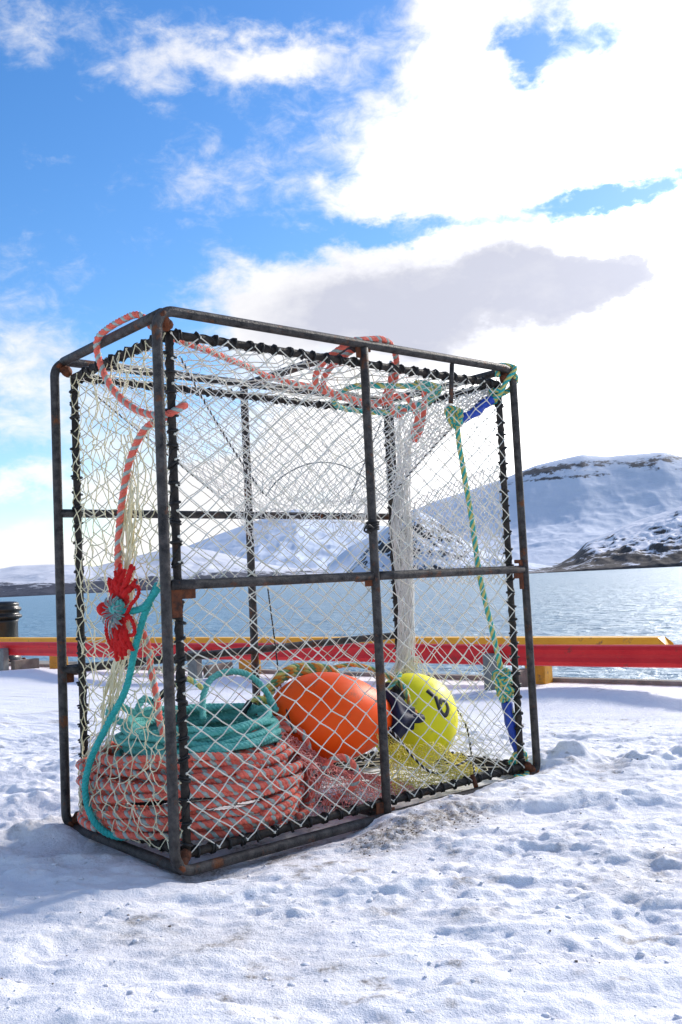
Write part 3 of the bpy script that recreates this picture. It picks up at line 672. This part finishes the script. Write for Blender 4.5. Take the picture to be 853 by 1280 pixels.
def lower(u, v):       # spread of the column foot behind the yellow buoy to the right bottom corner
    a_ = np.array([1.84 + .06 * u, .68 - .08 * u, .60]); b_ = np.array([1.35 + .62 * min(1, u * 1.6), .86 - .78 * max(0, (u - .45) / .55), .055]); m = (a_ + b_) / 2 + np.array([.05 * u, .05, -.05]); return bez(b_, m, a_, v)
net('tunnel_net', lower, 18, 12, .0023, 'twine_white', jit=.006, sag=.005, knots=True, k=4, kr=1.5)
def bounce_drape(u, v):       # tunnel net under the buoys, reflected yellow painted into its twine
    x = 1.20 + .62 * u; return (x, .09 + .12 * v + .03 * math.sin(8 * u), .052 + (.27 - .19 * u) * v ** 1.2 + .02 * math.sin(13 * u) * v)
net('tunnel_net', bounce_drape, 34, 14, .0020, 'twine_yellow_bounce', jit=.004, sag=.003, knots=False, k=3)
for nm, P, rad in (('seam_cord', [(1.875, .66, .536), (1.985, .50, .38), (1.97, .35, .244), (1.841, .2, .116), (1.703, .06, .05)], .006),
              ('seam_cord', [(1.30, .24, .34), (1.344, .2, .268), (1.394, .15, .172), (1.493, .12, .096), (1.664, .12, .113), (1.80, .15, .13)], .006),
              ('seam_cord', [(1.08, .85, 1.016), (1.01, .72, .80), (.948, .6, .572), (.80, .35, .45), (.719, .2, .386)], .0045)):
    mb = MB(); rope(mb, P, rad, (0, 0, 1) if rad > .005 else (0, 0), .035, .006, 4); part(mb, nm, ['lashing_rubber', 'twine_white'])
# a rubber tie on the front post
mb = MB()
for i in range(4): mb.torus((W / 2, -.004, 1.255 + i * .011), (.1 * random.gauss(0, 1), .1, 1), .026, .0062, 14, 5)
mb.tube(spline([(W / 2 - .02, -.03, 1.26), (W / 2 - .06, -.04, 1.275), (W / 2 - .075, -.03, 1.25), (W / 2 - .04, -.03, 1.24)], .01), .005, 5); part(mb, 'tie', 'lashing_rubber')

# ------------------------------------------------------------------ ropes in and on the pot (things of their own)
def thing(mb, name, mats, label, cat, base, group=None, smooth=True):
    b_ = pw(base); M2 = PM.copy(); o = mb.build(name, mats, None, M2, b_, smooth); return tag(o, label, cat, group)
def coil_path(cx, cy, layers, jit, seed):
    rd = random.Random(seed); P = []
    for li, (R_, z, n) in enumerate(layers):
        ox, oy = rd.gauss(0, jit), rd.gauss(0, jit); tx, ty = rd.gauss(0, .016), rd.gauss(0, .016); ph = rd.random() * 6; e = rd.gauss(0, .012)
        for t in np.linspace(0, 2 * pi, 40, endpoint=False):
            rr_ = R_ * (1 + .012 * math.sin(3 * t + ph) + .19 * max(0, math.cos(t - 2.36)) ** 3 * (R_ > .35)) + e * math.cos(2 * t + ph)
            P.append((cx + ox + rr_ * math.cos(t), cy + oy + rr_ * math.sin(t), z + tx * math.cos(t) + ty * math.sin(t) + .009 * math.sin(4 * t + ph) + .006 * math.sin(7 * t + 2 * ph)))
    P = np.array(P)
    for _ in range(2): P[1:-1] = .25 * P[:-2] + .5 * P[1:-1] + .25 * P[2:]
    return P
mb = MB(); lay = []
for i in range(9):
    z = .072 + i * .0322; lay += [(.422 - .004 * (i % 2) - .0006 * i * i, z, 0), (.365, z + .008, 0)]
rope(mb, coil_path(.412, .485, lay, .014, 3), .0160, (0, 0, 1), .060, .0105, 6, True)
for tz, tl_ in ((.16, .05), (.22, -.045), (.28, .04), (.12, -.03)):
    a0 = random.random() * 6; rope(mb, [(.412 + (.436 + .17 * .43 * max(0, math.cos(t - 2.36)) ** 3) * math.cos(t), .485 + (.436 + .17 * .43 * max(0, math.cos(t - 2.36)) ** 3) * math.sin(t), tz + tl_ * math.sin(t + a0)) for t in np.linspace(a0, a0 + 4.6, 26)], .0165, (0, 0, 1), .060, .0105, 6)
rope(mb, coil_path(.425, .485, [(.36, .345, 0), (.33, .34, 0)], .01, 9), .0155, (0, 0, 1), .060, .012, 5, True)
# turns taken round the coil on its right side
for (a0, dz, rr_) in ((-18, 0, 0), (-6, .01, .01), (6, .0, .02), (-30, -.01, .0), (-12, .02, .022)):
    a_ = math.radians(a0); d = np.array([math.cos(a_), math.sin(a_), 0]); c = np.array([.425, .475, 0]); tg = np.array([-d[1], d[0], 0])
    P = [c + d * (.25) + (0, 0, .36) - tg * .05, c + d * (.36) + (0, 0, .405 + dz), c + d * (.44 + rr_) + (0, 0, .37) + tg * .02, c + d * (.475 + rr_) + (0, 0, .26) + tg * .03, c + d * (.47 + rr_) + (0, 0, .14) - tg * .01, c + d * (.45 + rr_) + (0, 0, .06) - tg * .06, c + d * .38 + (0, 0, .05) - tg * .16]
    rope(mb, P, .0155, (0, 0, 1), .060, .0105, 6)
rope(mb, [(.86, .20, .06), (.96, .12, .12), (.98, .10, .20), (.93, .14, .26), (.86, .18, .22), (.84, .22, .12)], .0155, (0, 0, 1), .060, .0105, 6)
thing(mb, 'rope_coil', ['rope_red', 'rope_grey'], 'big coil of red and grey rope on the floor of the crab pot', 'rope', (.468, .47, .05))
mb = MB(); lay = []
for i in range(4):
    z = .362 + i * .029; lay += [(.348 - .008 * i, z, 0), (.318 - .008 * i, z + .008, 0), (.30, z + .004, 0)]
rope(mb, coil_path(.42, .485, lay, .012, 5), .0150, (0, 0, 0), .06, .0105, 6, True)
rope(mb, [(.40, .42, .47), (.425, .46, .50), (.456, .50, .565), (.513, .52, .628), (.608, .52, .650), (.706, .50, .622), (.765, .46, .545), (.775, .40, .46)], .0150, (0, 0, 0), .06, .0105, 6)
rope(mb, [(.12, .55, .47), (.06, .62, .52), (.09, .60, .56), (.15, .55, .52), (.22, .48, .53), (.18, .52, .58), (.13, .50, .54)], .0150, (0, 0, 0), .06, .0105, 6)
thing(mb, 'rope_coil', ['rope_teal'], 'teal rope coil with a raised loop, lying on top of the red coil', 'rope', (.455, .47, .36))
# black taped rope ends
for P, lab in (([(.20, .48, .565), (.235, .45, .605), (.27, .42, .64)], 'black taped rope end sticking up at the left of the teal coil'), ([(.66, .50, .455), (.68, .50, .485), (.70, .50, .505)], 'black taped rope end between the teal coil and the orange buoy')):
    mb = MB(); mb.tube(spline(P, .01), .014, 8); rope(mb, [P[-1], np.array(P[-1]) + (.05, -.02, .012), np.array(P[-1]) + (.10, -.05, -.03)], .012, (1, 1, 2), .05, .008, 5)
    thing(mb, 'rope_end', ['tape_black', 'rope_yellow', 'rope_teal'], lab, 'rope end', P[0])
# long red and grey line: from the top, round the post and down to the tassel, on to the coil
loopL = [(1.25, .60, 2.035), (.954, .537, 2.035), (.689, .392, 2.035), (.372, .231, 2.035), (.144, .15, 2.045), (.075, .16, 2.075), (.035, .20, 2.132), (.02, .30, 2.136), (.0, .41, 2.118), (-.005, .49, 2.09), (.01, .511, 2.016), (.02, .452, 1.908), (.03, .338, 1.807), (.04, .195, 1.736), (.05, .06, 1.705), (.085, .005, 1.722), (.118, .01, 1.742), (.115, .055, 1.735), (.08, .11, 1.705), (.05, .19, 1.680), (.045, .274, 1.623), (.04, .341, 1.534), (.035, .395, 1.393), (.03, .42, 1.264), (.025, .425, 1.149), (.02, .40, 1.05), (.02, .36, .97)]
mb = MB(); rope(mb, loopL, .0150, (0, 0, 1), .058, .0095, 6)
rope(mb, [(.03, .40, .95), (.09, .42, .90), (.13, .40, .831), (.14, .385, .70), (.14, .35, .605), (.14, .325, .495), (.16, .30, .40)], .0150, (0, 0, 1), .058, .0095, 6)
thing(mb, 'hanging_rope', ['rope_red', 'rope_grey'], 'red and grey rope looped over the pot corner and hanging to the red tassel', 'rope', (.14, .325, .45))
ring = [(.998, .02, 2.108), (.922, .10, 2.039), (.919, .18, 1.984), (.97, .24, 1.945), (1.08, .28, 1.925), (1.21, .30, 1.915), (1.335, .30, 1.90), (1.42, .27, 1.91), (1.43, .22, 1.96), (1.385, .14, 2.009), (1.327, .07, 2.079), (1.25, .02, 2.125), (1.17, .0, 2.138), (1.10, .0, 2.128), (1.03, .0, 2.115)]
mb = MB(); R1 = np.array(ring); cR = R1.mean(0)
rope(mb, spline(R1, .0095, True), .0150, (0, 0, 1), .058, .0095, 6, True)
R2 = cR + (R1 - cR) * np.array([.84, .9, .86]) + (.03, .03, -.005); rope(mb, list(R2[-3:]) + list(R2[:11]) + [(1.40, .20, 1.90), (1.46, .22, 1.84), (1.50, .20, 1.87)], .0150, (0, 0, 1), .058, .0095, 6)
rope(mb, [(1.43, .28, 1.92), (1.53, .24, 1.95), (1.58, .2, 1.85), (1.57, .22, 1.76), (1.60, .24, 1.73), (1.63, .22, 1.80), (1.63, .2, 1.88), (1.60, .16, 1.96), (1.55, .12, 2.0)], .0150, (0, 0, 1), .058, .0095, 6)
thing(mb, 'rope_loop', ['rope_red', 'rope_grey'], 'loops of red and grey rope slung under the middle top bar', 'rope', (1.2, .2, 1.9))
G = np.array([(1.30, .50, 1.965), (1.22, .34, 1.965), (1.20, .24, 1.965), (1.245, .18, 1.965), (1.342, .153, 1.965), (1.429, .12, 1.968), (1.50, .10, 1.965), (1.618, .128, 1.96), (1.76, .28, 1.96), (1.84, .44, 1.955), (1.84, .56, 1.955), (1.79, .68, 1.96), (1.65, .72, 1.965), (1.493, .69, 1.965), (1.36, .58, 1.965)])
mb = MB(); rope(mb, spline(G, .0095, True), .0145, (0, 1, 2), .10, .0095, 6, True)
for s_ in (.86, .93):
    q = G.mean(0) + (G[5:12] - G.mean(0)) * (s_, s_, 1) + (.06, -.02, .024 if s_ > .9 else .012); rope(mb, q, .0140, (0, 1, 2), .10, .0095, 6)
thing(mb, 'rope_loop', ['rope_teal', 'rope_yellow', 'rope_bright_teal'], 'flat loop of teal and yellow rope under the top netting', 'rope', (1.55, .4, 1.95))
# door line of teal and yellow rope with blue sleeves
def knot(mb, c, r_, mis, n=5, seed=0):
    rd = random.Random(seed)
    for i in range(n):
        ax = np.array([rd.gauss(0, 1) for _ in range(3)]); ax /= np.linalg.norm(ax); ref = np.cross(ax, [.3, .5, .8]); ref /= np.linalg.norm(ref); w_ = np.cross(ax, ref)
        cc = np.asarray(c) + np.array([rd.gauss(0, .010), rd.gauss(0, .008), rd.gauss(0, .014)])
        rope(mb, [cc + r_ * (math.cos(t) * ref + math.sin(t) * w_) * rd.uniform(.85, 1.1) for t in np.linspace(0, 2 * pi, 14)], .0125, mis, .07, .009, 5, False)
dl = empty('door_line', M=PM); tag(dl, 'teal and yellow rope line with blue sleeves down the right side of the pot', 'rope line')
mis = (0, 1, 0, 1); gm = ['rope_bright_teal', 'rope_yellow', 'rope_yellow']
mb = MB()
rope(mb, [(1.745, .10, 1.86), (1.764, .1, 1.781), (1.773, .1, 1.679), (1.832, .1, 1.312), (1.868, .1, 1.026), (1.935, .1, .76), (1.985, .1, .56), (2.0, .1, .50)], .0140, mis, .10, .0095, 6)
rope(mb, [(1.75, .10, 1.83), (1.80, .10, 1.83), (1.86, .09, 1.86), (1.96, .06, 1.92), (2.02, .03, 1.96), (2.05, .0, 2.03), (2.09, -.03, 2.09), (2.11, .0, 2.115), (2.04, .03, 2.12), (2.02, .03, 2.06)], .0135, mis, .10, .0095, 6)
rope(mb, [(2.0, .1, .50), (2.02, .09, .40), (2.04, .07, .24), (2.06, .05, .10), (2.06, .03, .03), (2.0, -.01, .015), (1.93, .0, .02)], .0135, mis, .10, .0095, 6)
rope(mb, [(2.09, -.03, 2.06), (2.13, .0, 2.04), (2.12, .04, 2.0), (2.06, .05, 1.97)], .0135, mis, .10, .0095, 6)
part(mb, 'line', gm, dl)
mb = MB(); knot(mb, (1.745, .10, 1.84), .034, mis, 6, 1); knot(mb, (2.02, .06, 1.97), .028, mis, 4, 2); part(mb, 'knot', gm, dl)
mb = MB(); knot(mb, (2.0, .10, .50), .040, mis, 6, 3); knot(mb, (2.01, .10, .42), .038, mis, 6, 4); knot(mb, (2.05, .06, .065), .030, mis, 5, 6); part(mb, 'knot', gm, dl)
def sleeve(P, r_):
    mb = MB(); Q = spline(P, .012); n = len(Q); mb.tube(Q, [r_ * (1 + .10 * math.sin(i * .9)) for i in range(n)], 10); part(mb, 'sleeve', 'sleeve_blue', dl)
sleeve([(1.785, .10, 1.825), (1.86, .060, 1.862), (1.93, .07, 1.905), (1.985, .05, 1.938)], .025)
sleeve([(2.012, .095, .375), (2.02, .09, .29), (2.04, .08, .19), (2.055, .065, .105)], .027)
# bright teal line tied to the tassel
mb = MB(); rope(mb, [(.02, .40, .965), (-.03, .36, .975), (-.02, .30, .957), (.02, .23, .965), (.03, .175, 1.0), (.045, .14, 1.04), (.06, .175, 1.05), (.045, .215, .98), (.03, .24, .92), (.02, .292, .808), (.01, .36, .647), (-.035, .43, .513), (-.085, .485, .378), (-.100, .52, .259), (-.085, .505, .148), (-.05, .46, .085), (.0, .41, .062), (.03, .38, .072)], .0145, (0, 0, 0), .05, .009, 6)
thing(mb, 'tether_rope', ['rope_bright_teal'], 'bright teal rope tied round the red tassel and hanging outside the left netting', 'rope', (.045, .42, .06))
# red yarn tassel
tas = empty('yarn_tassel', M=PM); tag(tas, 'bright red yarn tassel with loops and a red ball, on the left netting', 'tassel')
tc_ = np.array([.01, .35, .955])
def yarn(a_deg, ln, wd, seed, start=.04, droop=0, par=tas):
    rd = random.Random(seed); a_ = math.radians(a_deg); d = np.array([0, -math.cos(a_), math.sin(a_)]); mb = MB(); s_ = np.array([0, math.sin(a_), math.cos(a_)])
    for k in range(2):
        o_ = s_ * (k - .5) * wd * .8; c = tc_ + np.array([-.012 + .008 * (k % 2), 0, 0]); n = 8
        P = [c + d * (start + (.86 * ln * rd.uniform(.82, 1.05) - start) * t) + o_ * (.3 + .9 * t) + rng.normal(0, .0035, 3) + np.array([-.02 * math.sin(pi * t), 0, -droop * t * t]) for t in np.linspace(0, 1, n)]
        Q = spline(P, .006); m = len(Q)
        mb.tube(Q, [.0095 * (.75 + .5 * math.sin(pi * min(1, i / m * 1.1) ** .8)) * (1 + .22 * math.sin(i * 2.1 + k)) for i in range(m)], 6)
        rope(mb, Q[::3], .0085, (0, 0), .02, .006, 4, True)
    part(mb, 'yarn_bundle', 'yarn_red', par)
for i, (a_, ln, wd) in enumerate(((124, .20, .018), (107, .20, .018), (90, .215, .034), (80, .20, .02), (60, .235, .024), (46, .20, .020), (150, .12, .016), (246, .19, .022), (262, .245, .024), (275, .225, .022), (292, .205, .020))):
    yarn(a_, ln, wd, i)
mb = MB(); mb.blob(tc_ + (-.02, .145, .012), .028, 0, 14, 10, .05); mb.blob(tc_ + (-.02, .09, -.012), (.026, .034, .022), 0, 12, 8, .08); part(mb, 'ball', 'yarn_red', tas)
for arc in ([(-.02, -.01), (-.09, -.012), (-.15, .035), (-.205, .075), (-.20, .115), (-.15, .125), (-.10, .10)],
            [(.02, -.01), (.09, -.02), (.135, -.05), (.165, -.11), (.15, -.165), (.115, -.195), (.08, -.185)],
            [(-.02, -.02), (-.08, -.035), (-.125, -.02), (-.15, -.06), (-.135, -.105), (-.09, -.12), (-.03, -.11)]):
    mb = MB(); rope(mb, [tc_ + (-.02 - .01 * math.sin(i), y_ * .74, z_ * .78) for i, (y_, z_) in enumerate(arc)], .0085, (0, 0), .03, .006, 5); part(mb, 'yarn_loop', 'yarn_red', tas)
mb = MB()
for i in range(34):
    a_ = random.random() * 2 * pi; d = np.array([0, math.cos(a_), math.sin(a_)]); l = random.uniform(.05, .10)
    mb.tube(spline([tc_ + (-.03, 0, 0) + d * .01, tc_ + (-.062, 0, 0) + d * l * .6, tc_ + (-.055, 0, -.008) + d * l * 1.05], .012), .0026, 4)
part(mb, 'wire_bristles', 'wire_grey', tas)
mb = MB()
for i in range(6):
    c = tc_ + (-.045, random.gauss(-.02, .014), random.gauss(.008, .016)); a_ = random.random() * 3
    rope(mb, [c + .026 * np.array([.25 * math.sin(t * 2), math.cos(t) * math.cos(a_) - .6 * math.sin(t) * math.sin(a_), math.cos(t) * math.sin(a_) + .6 * math.sin(t) * math.cos(a_)]) for t in np.linspace(0, 2 * pi, 12)], .0105, (0, 0), .04, .007, 5)
part(mb, 'knot', 'rope_teal', tas)

# ------------------------------------------------------------------ buoys
def axis_frame(c, d):
    d = np.asarray(d, float); d /= np.linalg.norm(d); u = np.cross([0, 0, 1.], d); u /= np.linalg.norm(u); v = np.cross(d, u)
    M = np.eye(4); M[:3, 0] = u; M[:3, 1] = v; M[:3, 2] = d; M[:3, 3] = c; return M
p0 = np.array([.80, .49, .425]); p1 = np.array([1.415, .315, .355]); ax = p1 - p0; Lb = np.linalg.norm(ax)
ob = empty('buoy', M=PM @ axis_frame(p0, ax)); tag(ob, 'orange inflatable buoy with a navy end, lying beside the rope coil', 'buoy')
pr = []
for t in np.linspace(0, 1, 40):
    pr.append((max(.004, .212 * math.sin(pi * t ** .84) ** .54 * (1 if t < .6 else 1.0)), t * Lb))
mb = MB(); mb.lathe(pr, 48); part(mb, 'body', 'buoy_orange', ob)
lob = lambda p, z: 1 + .16 * math.cos(6 * p) * min(1, max(0, (z - Lb + .03) / .05))
mb = MB(); mb.lathe([(.125, Lb - .052), (.133, Lb - .035), (.125, Lb - .012), (.10, Lb + .015), (.075, Lb + .045), (.058, Lb + .075), (.055, Lb + .10)], 48, 0, None, lob)
part(mb, 'end_cap', 'buoy_navy', ob)
mb = MB()
P = [(.045 * math.cos(t), 0, Lb + .105 + .045 * math.sin(t)) for t in np.linspace(0, 2 * pi, 20, endpoint=False)]; mb.tube(P, .022, 8, closed=True)
part(mb, 'eye', 'buoy_navy', ob)
# rope bent on the orange buoy
mb = MB(); og = ['rope_green', 'rope_yellow', 'rope_orange']
for i, dz in enumerate((0, .022, .04)):
    rope(mb, [(.75 + .02 * i, .50, .42 + dz * .5), (.82, .52, .515 + dz), (.92, .53 - .01 * i, .585 + dz), (1.03, .50 + .01 * i, .605 + dz * .8), (1.13, .47, .60 + dz * .5), (1.20, .46, .585)], .0150, (0, 1, 2), .08, .009, 5)
rope(mb, [(.73, .50, .51), (.76, .52, .50), (.79, .53, .46), (.80, .54, .42)], .0125, (0, 1, 2), .08, .009, 5)
rope(mb, [(1.18, .56, .575), (1.30, .60, .600), (1.42, .58, .600), (1.52, .52, .56), (1.56, .42, .50), (1.545, .34, .44), (1.53, .30, .37), (1.55, .28, .33), (1.56, .31, .37)], .0115, (0, 1, 2), .08, .009, 5)
thing(mb, 'buoy_rope', og, 'green, yellow and orange rope lying over the orange buoy', 'rope', (1.0, .5, .5))
yc = np.array([1.749, .52, .285]); yb_ = empty('buoy', M=PM @ np.array([[1, 0, 0, yc[0]], [0, 1, 0, yc[1]], [0, 0, 1, yc[2]], [0, 0, 0, 1.]])); tag(yb_, 'round yellow buoy with a black painted digit, at the right of the orange one', 'buoy')
mb = MB(); RY = .237; ydir = np.array([.25, -.15, .95])
pr = [(max(.003, RY * math.sin(pi * t) ** .92), -RY * 1.02 * math.cos(pi * t)) for t in np.linspace(0, 1, 40)]
mb.lathe(pr, 56, 0, axis_frame((0, 0, 0), ydir)); part(mb, 'body', 'buoy_yellow', yb_)
def ribbon(mb, dirs, wd):
    Q = spline(dirs, .03); Q /= np.linalg.norm(Q, axis=1)[:, None]; T = np.gradient(Q, axis=0); T /= np.linalg.norm(T, axis=1)[:, None]; B_ = np.cross(Q, T); V = []; n = len(Q)
    def surf(d):
        a_ = ydir / np.linalg.norm(ydir); c = d @ a_; th = math.acos(max(-1, min(1, -c))); # invert lathe profile
        best = min(np.linspace(max(.001, th / pi - .06), min(.999, th / pi + .06), 50), key=lambda t: abs(math.atan2(RY * math.sin(pi * t) ** .92, -RY * 1.02 * math.cos(pi * t) * -1) - (pi - math.acos(max(-1, min(1, c)))) ) )
        return d * (math.hypot(RY * math.sin(pi * best) ** .92, RY * 1.02 * math.cos(pi * best)) + .0)
    for q, b2 in zip(Q, B_):
        for s_ in (-1, -.33, .33, 1):
            d = q + b2 * s_ * wd; d /= np.linalg.norm(d); V.append(surf(d) + d * (.0035 if abs(s_) < 1 else .001))
    F = [(i * 4 + j, i * 4 + j + 1, i * 4 + j + 5, i * 4 + j + 4) for i in range(n - 1) for j in range(3)]
    mb.add(V, F)
mb = MB(); ribbon(mb, [(-.212, -.691, .691), (-.17, -.757, .63), (-.13, -.817, .561)], .060)
ribbon(mb, [(-.095, -.82, .564), (-.112, -.92, .375), (-.077, -.972, .222), (.027, -.985, .171), (.142, -.947, .288), (.127, -.892, .433), (.023, -.879, .477), (-.06, -.915, .40)], .052)
part(mb, 'painted_digit', 'mark_black', yb_)
mb = MB(); M_ = axis_frame((-.165, -.06, .150), (-.75, -.2, .62))
mb.lathe([(.062, 0), (.066, .016), (.045, .035), (.034, .055)], 24, 0, M_); mb.tube([(M_ @ np.array([.026 * math.cos(t), 0, .075 + .026 * math.sin(t), 1]))[:3] for t in np.linspace(0, 2 * pi, 16, endpoint=False)], .013, 7, closed=True)
part(mb, 'eye', 'mark_black', yb_)
mb = MB(); rope(mb, [(1.48, .42, .47), (1.53, .40, .52), (1.58, .42, .545), (1.60, .46, .54)], .011, (0, 1, 2), .07, .008, 5)
rope(mb, [(1.55, .40, .52), (1.56, .36, .46), (1.545, .33, .41)], .011, (0, 1, 2), .07, .008, 5)
thing(mb, 'buoy_rope', ['rope_teal', 'rope_yellow', 'rope_green'], 'short green and yellow lanyard tied between the two buoys', 'rope', (1.55, .4, .5))
# heap of fine red netting spilling from the coil under the orange buoy
def heap(u, v):
    x = .70 + .62 * u; top = float(np.interp(x, [.70, .78, .95, 1.1, 1.32], [.40, .355, .235, .15, .09]))
    t = v ** .9; y = .085 + (.17 + .10 * u) * t; z = .055 + (top - .055) * math.sin(t * pi * .5) + .015 * math.sin(15 * u + 5 * v) * math.sin(pi * v); return (x + .03 * math.sin(6 * v), y, z)
mb_o = net('net_heap', heap, 30, 15, .0019, 'twine_red_bounce', None, .005, .004, False, 3)
mb_o.matrix_world = Matrix(PM.tolist()); tag(mb_o, 'heap of fine red netting, reflected pink painted in, between the rope coil and the orange buoy', 'netting')
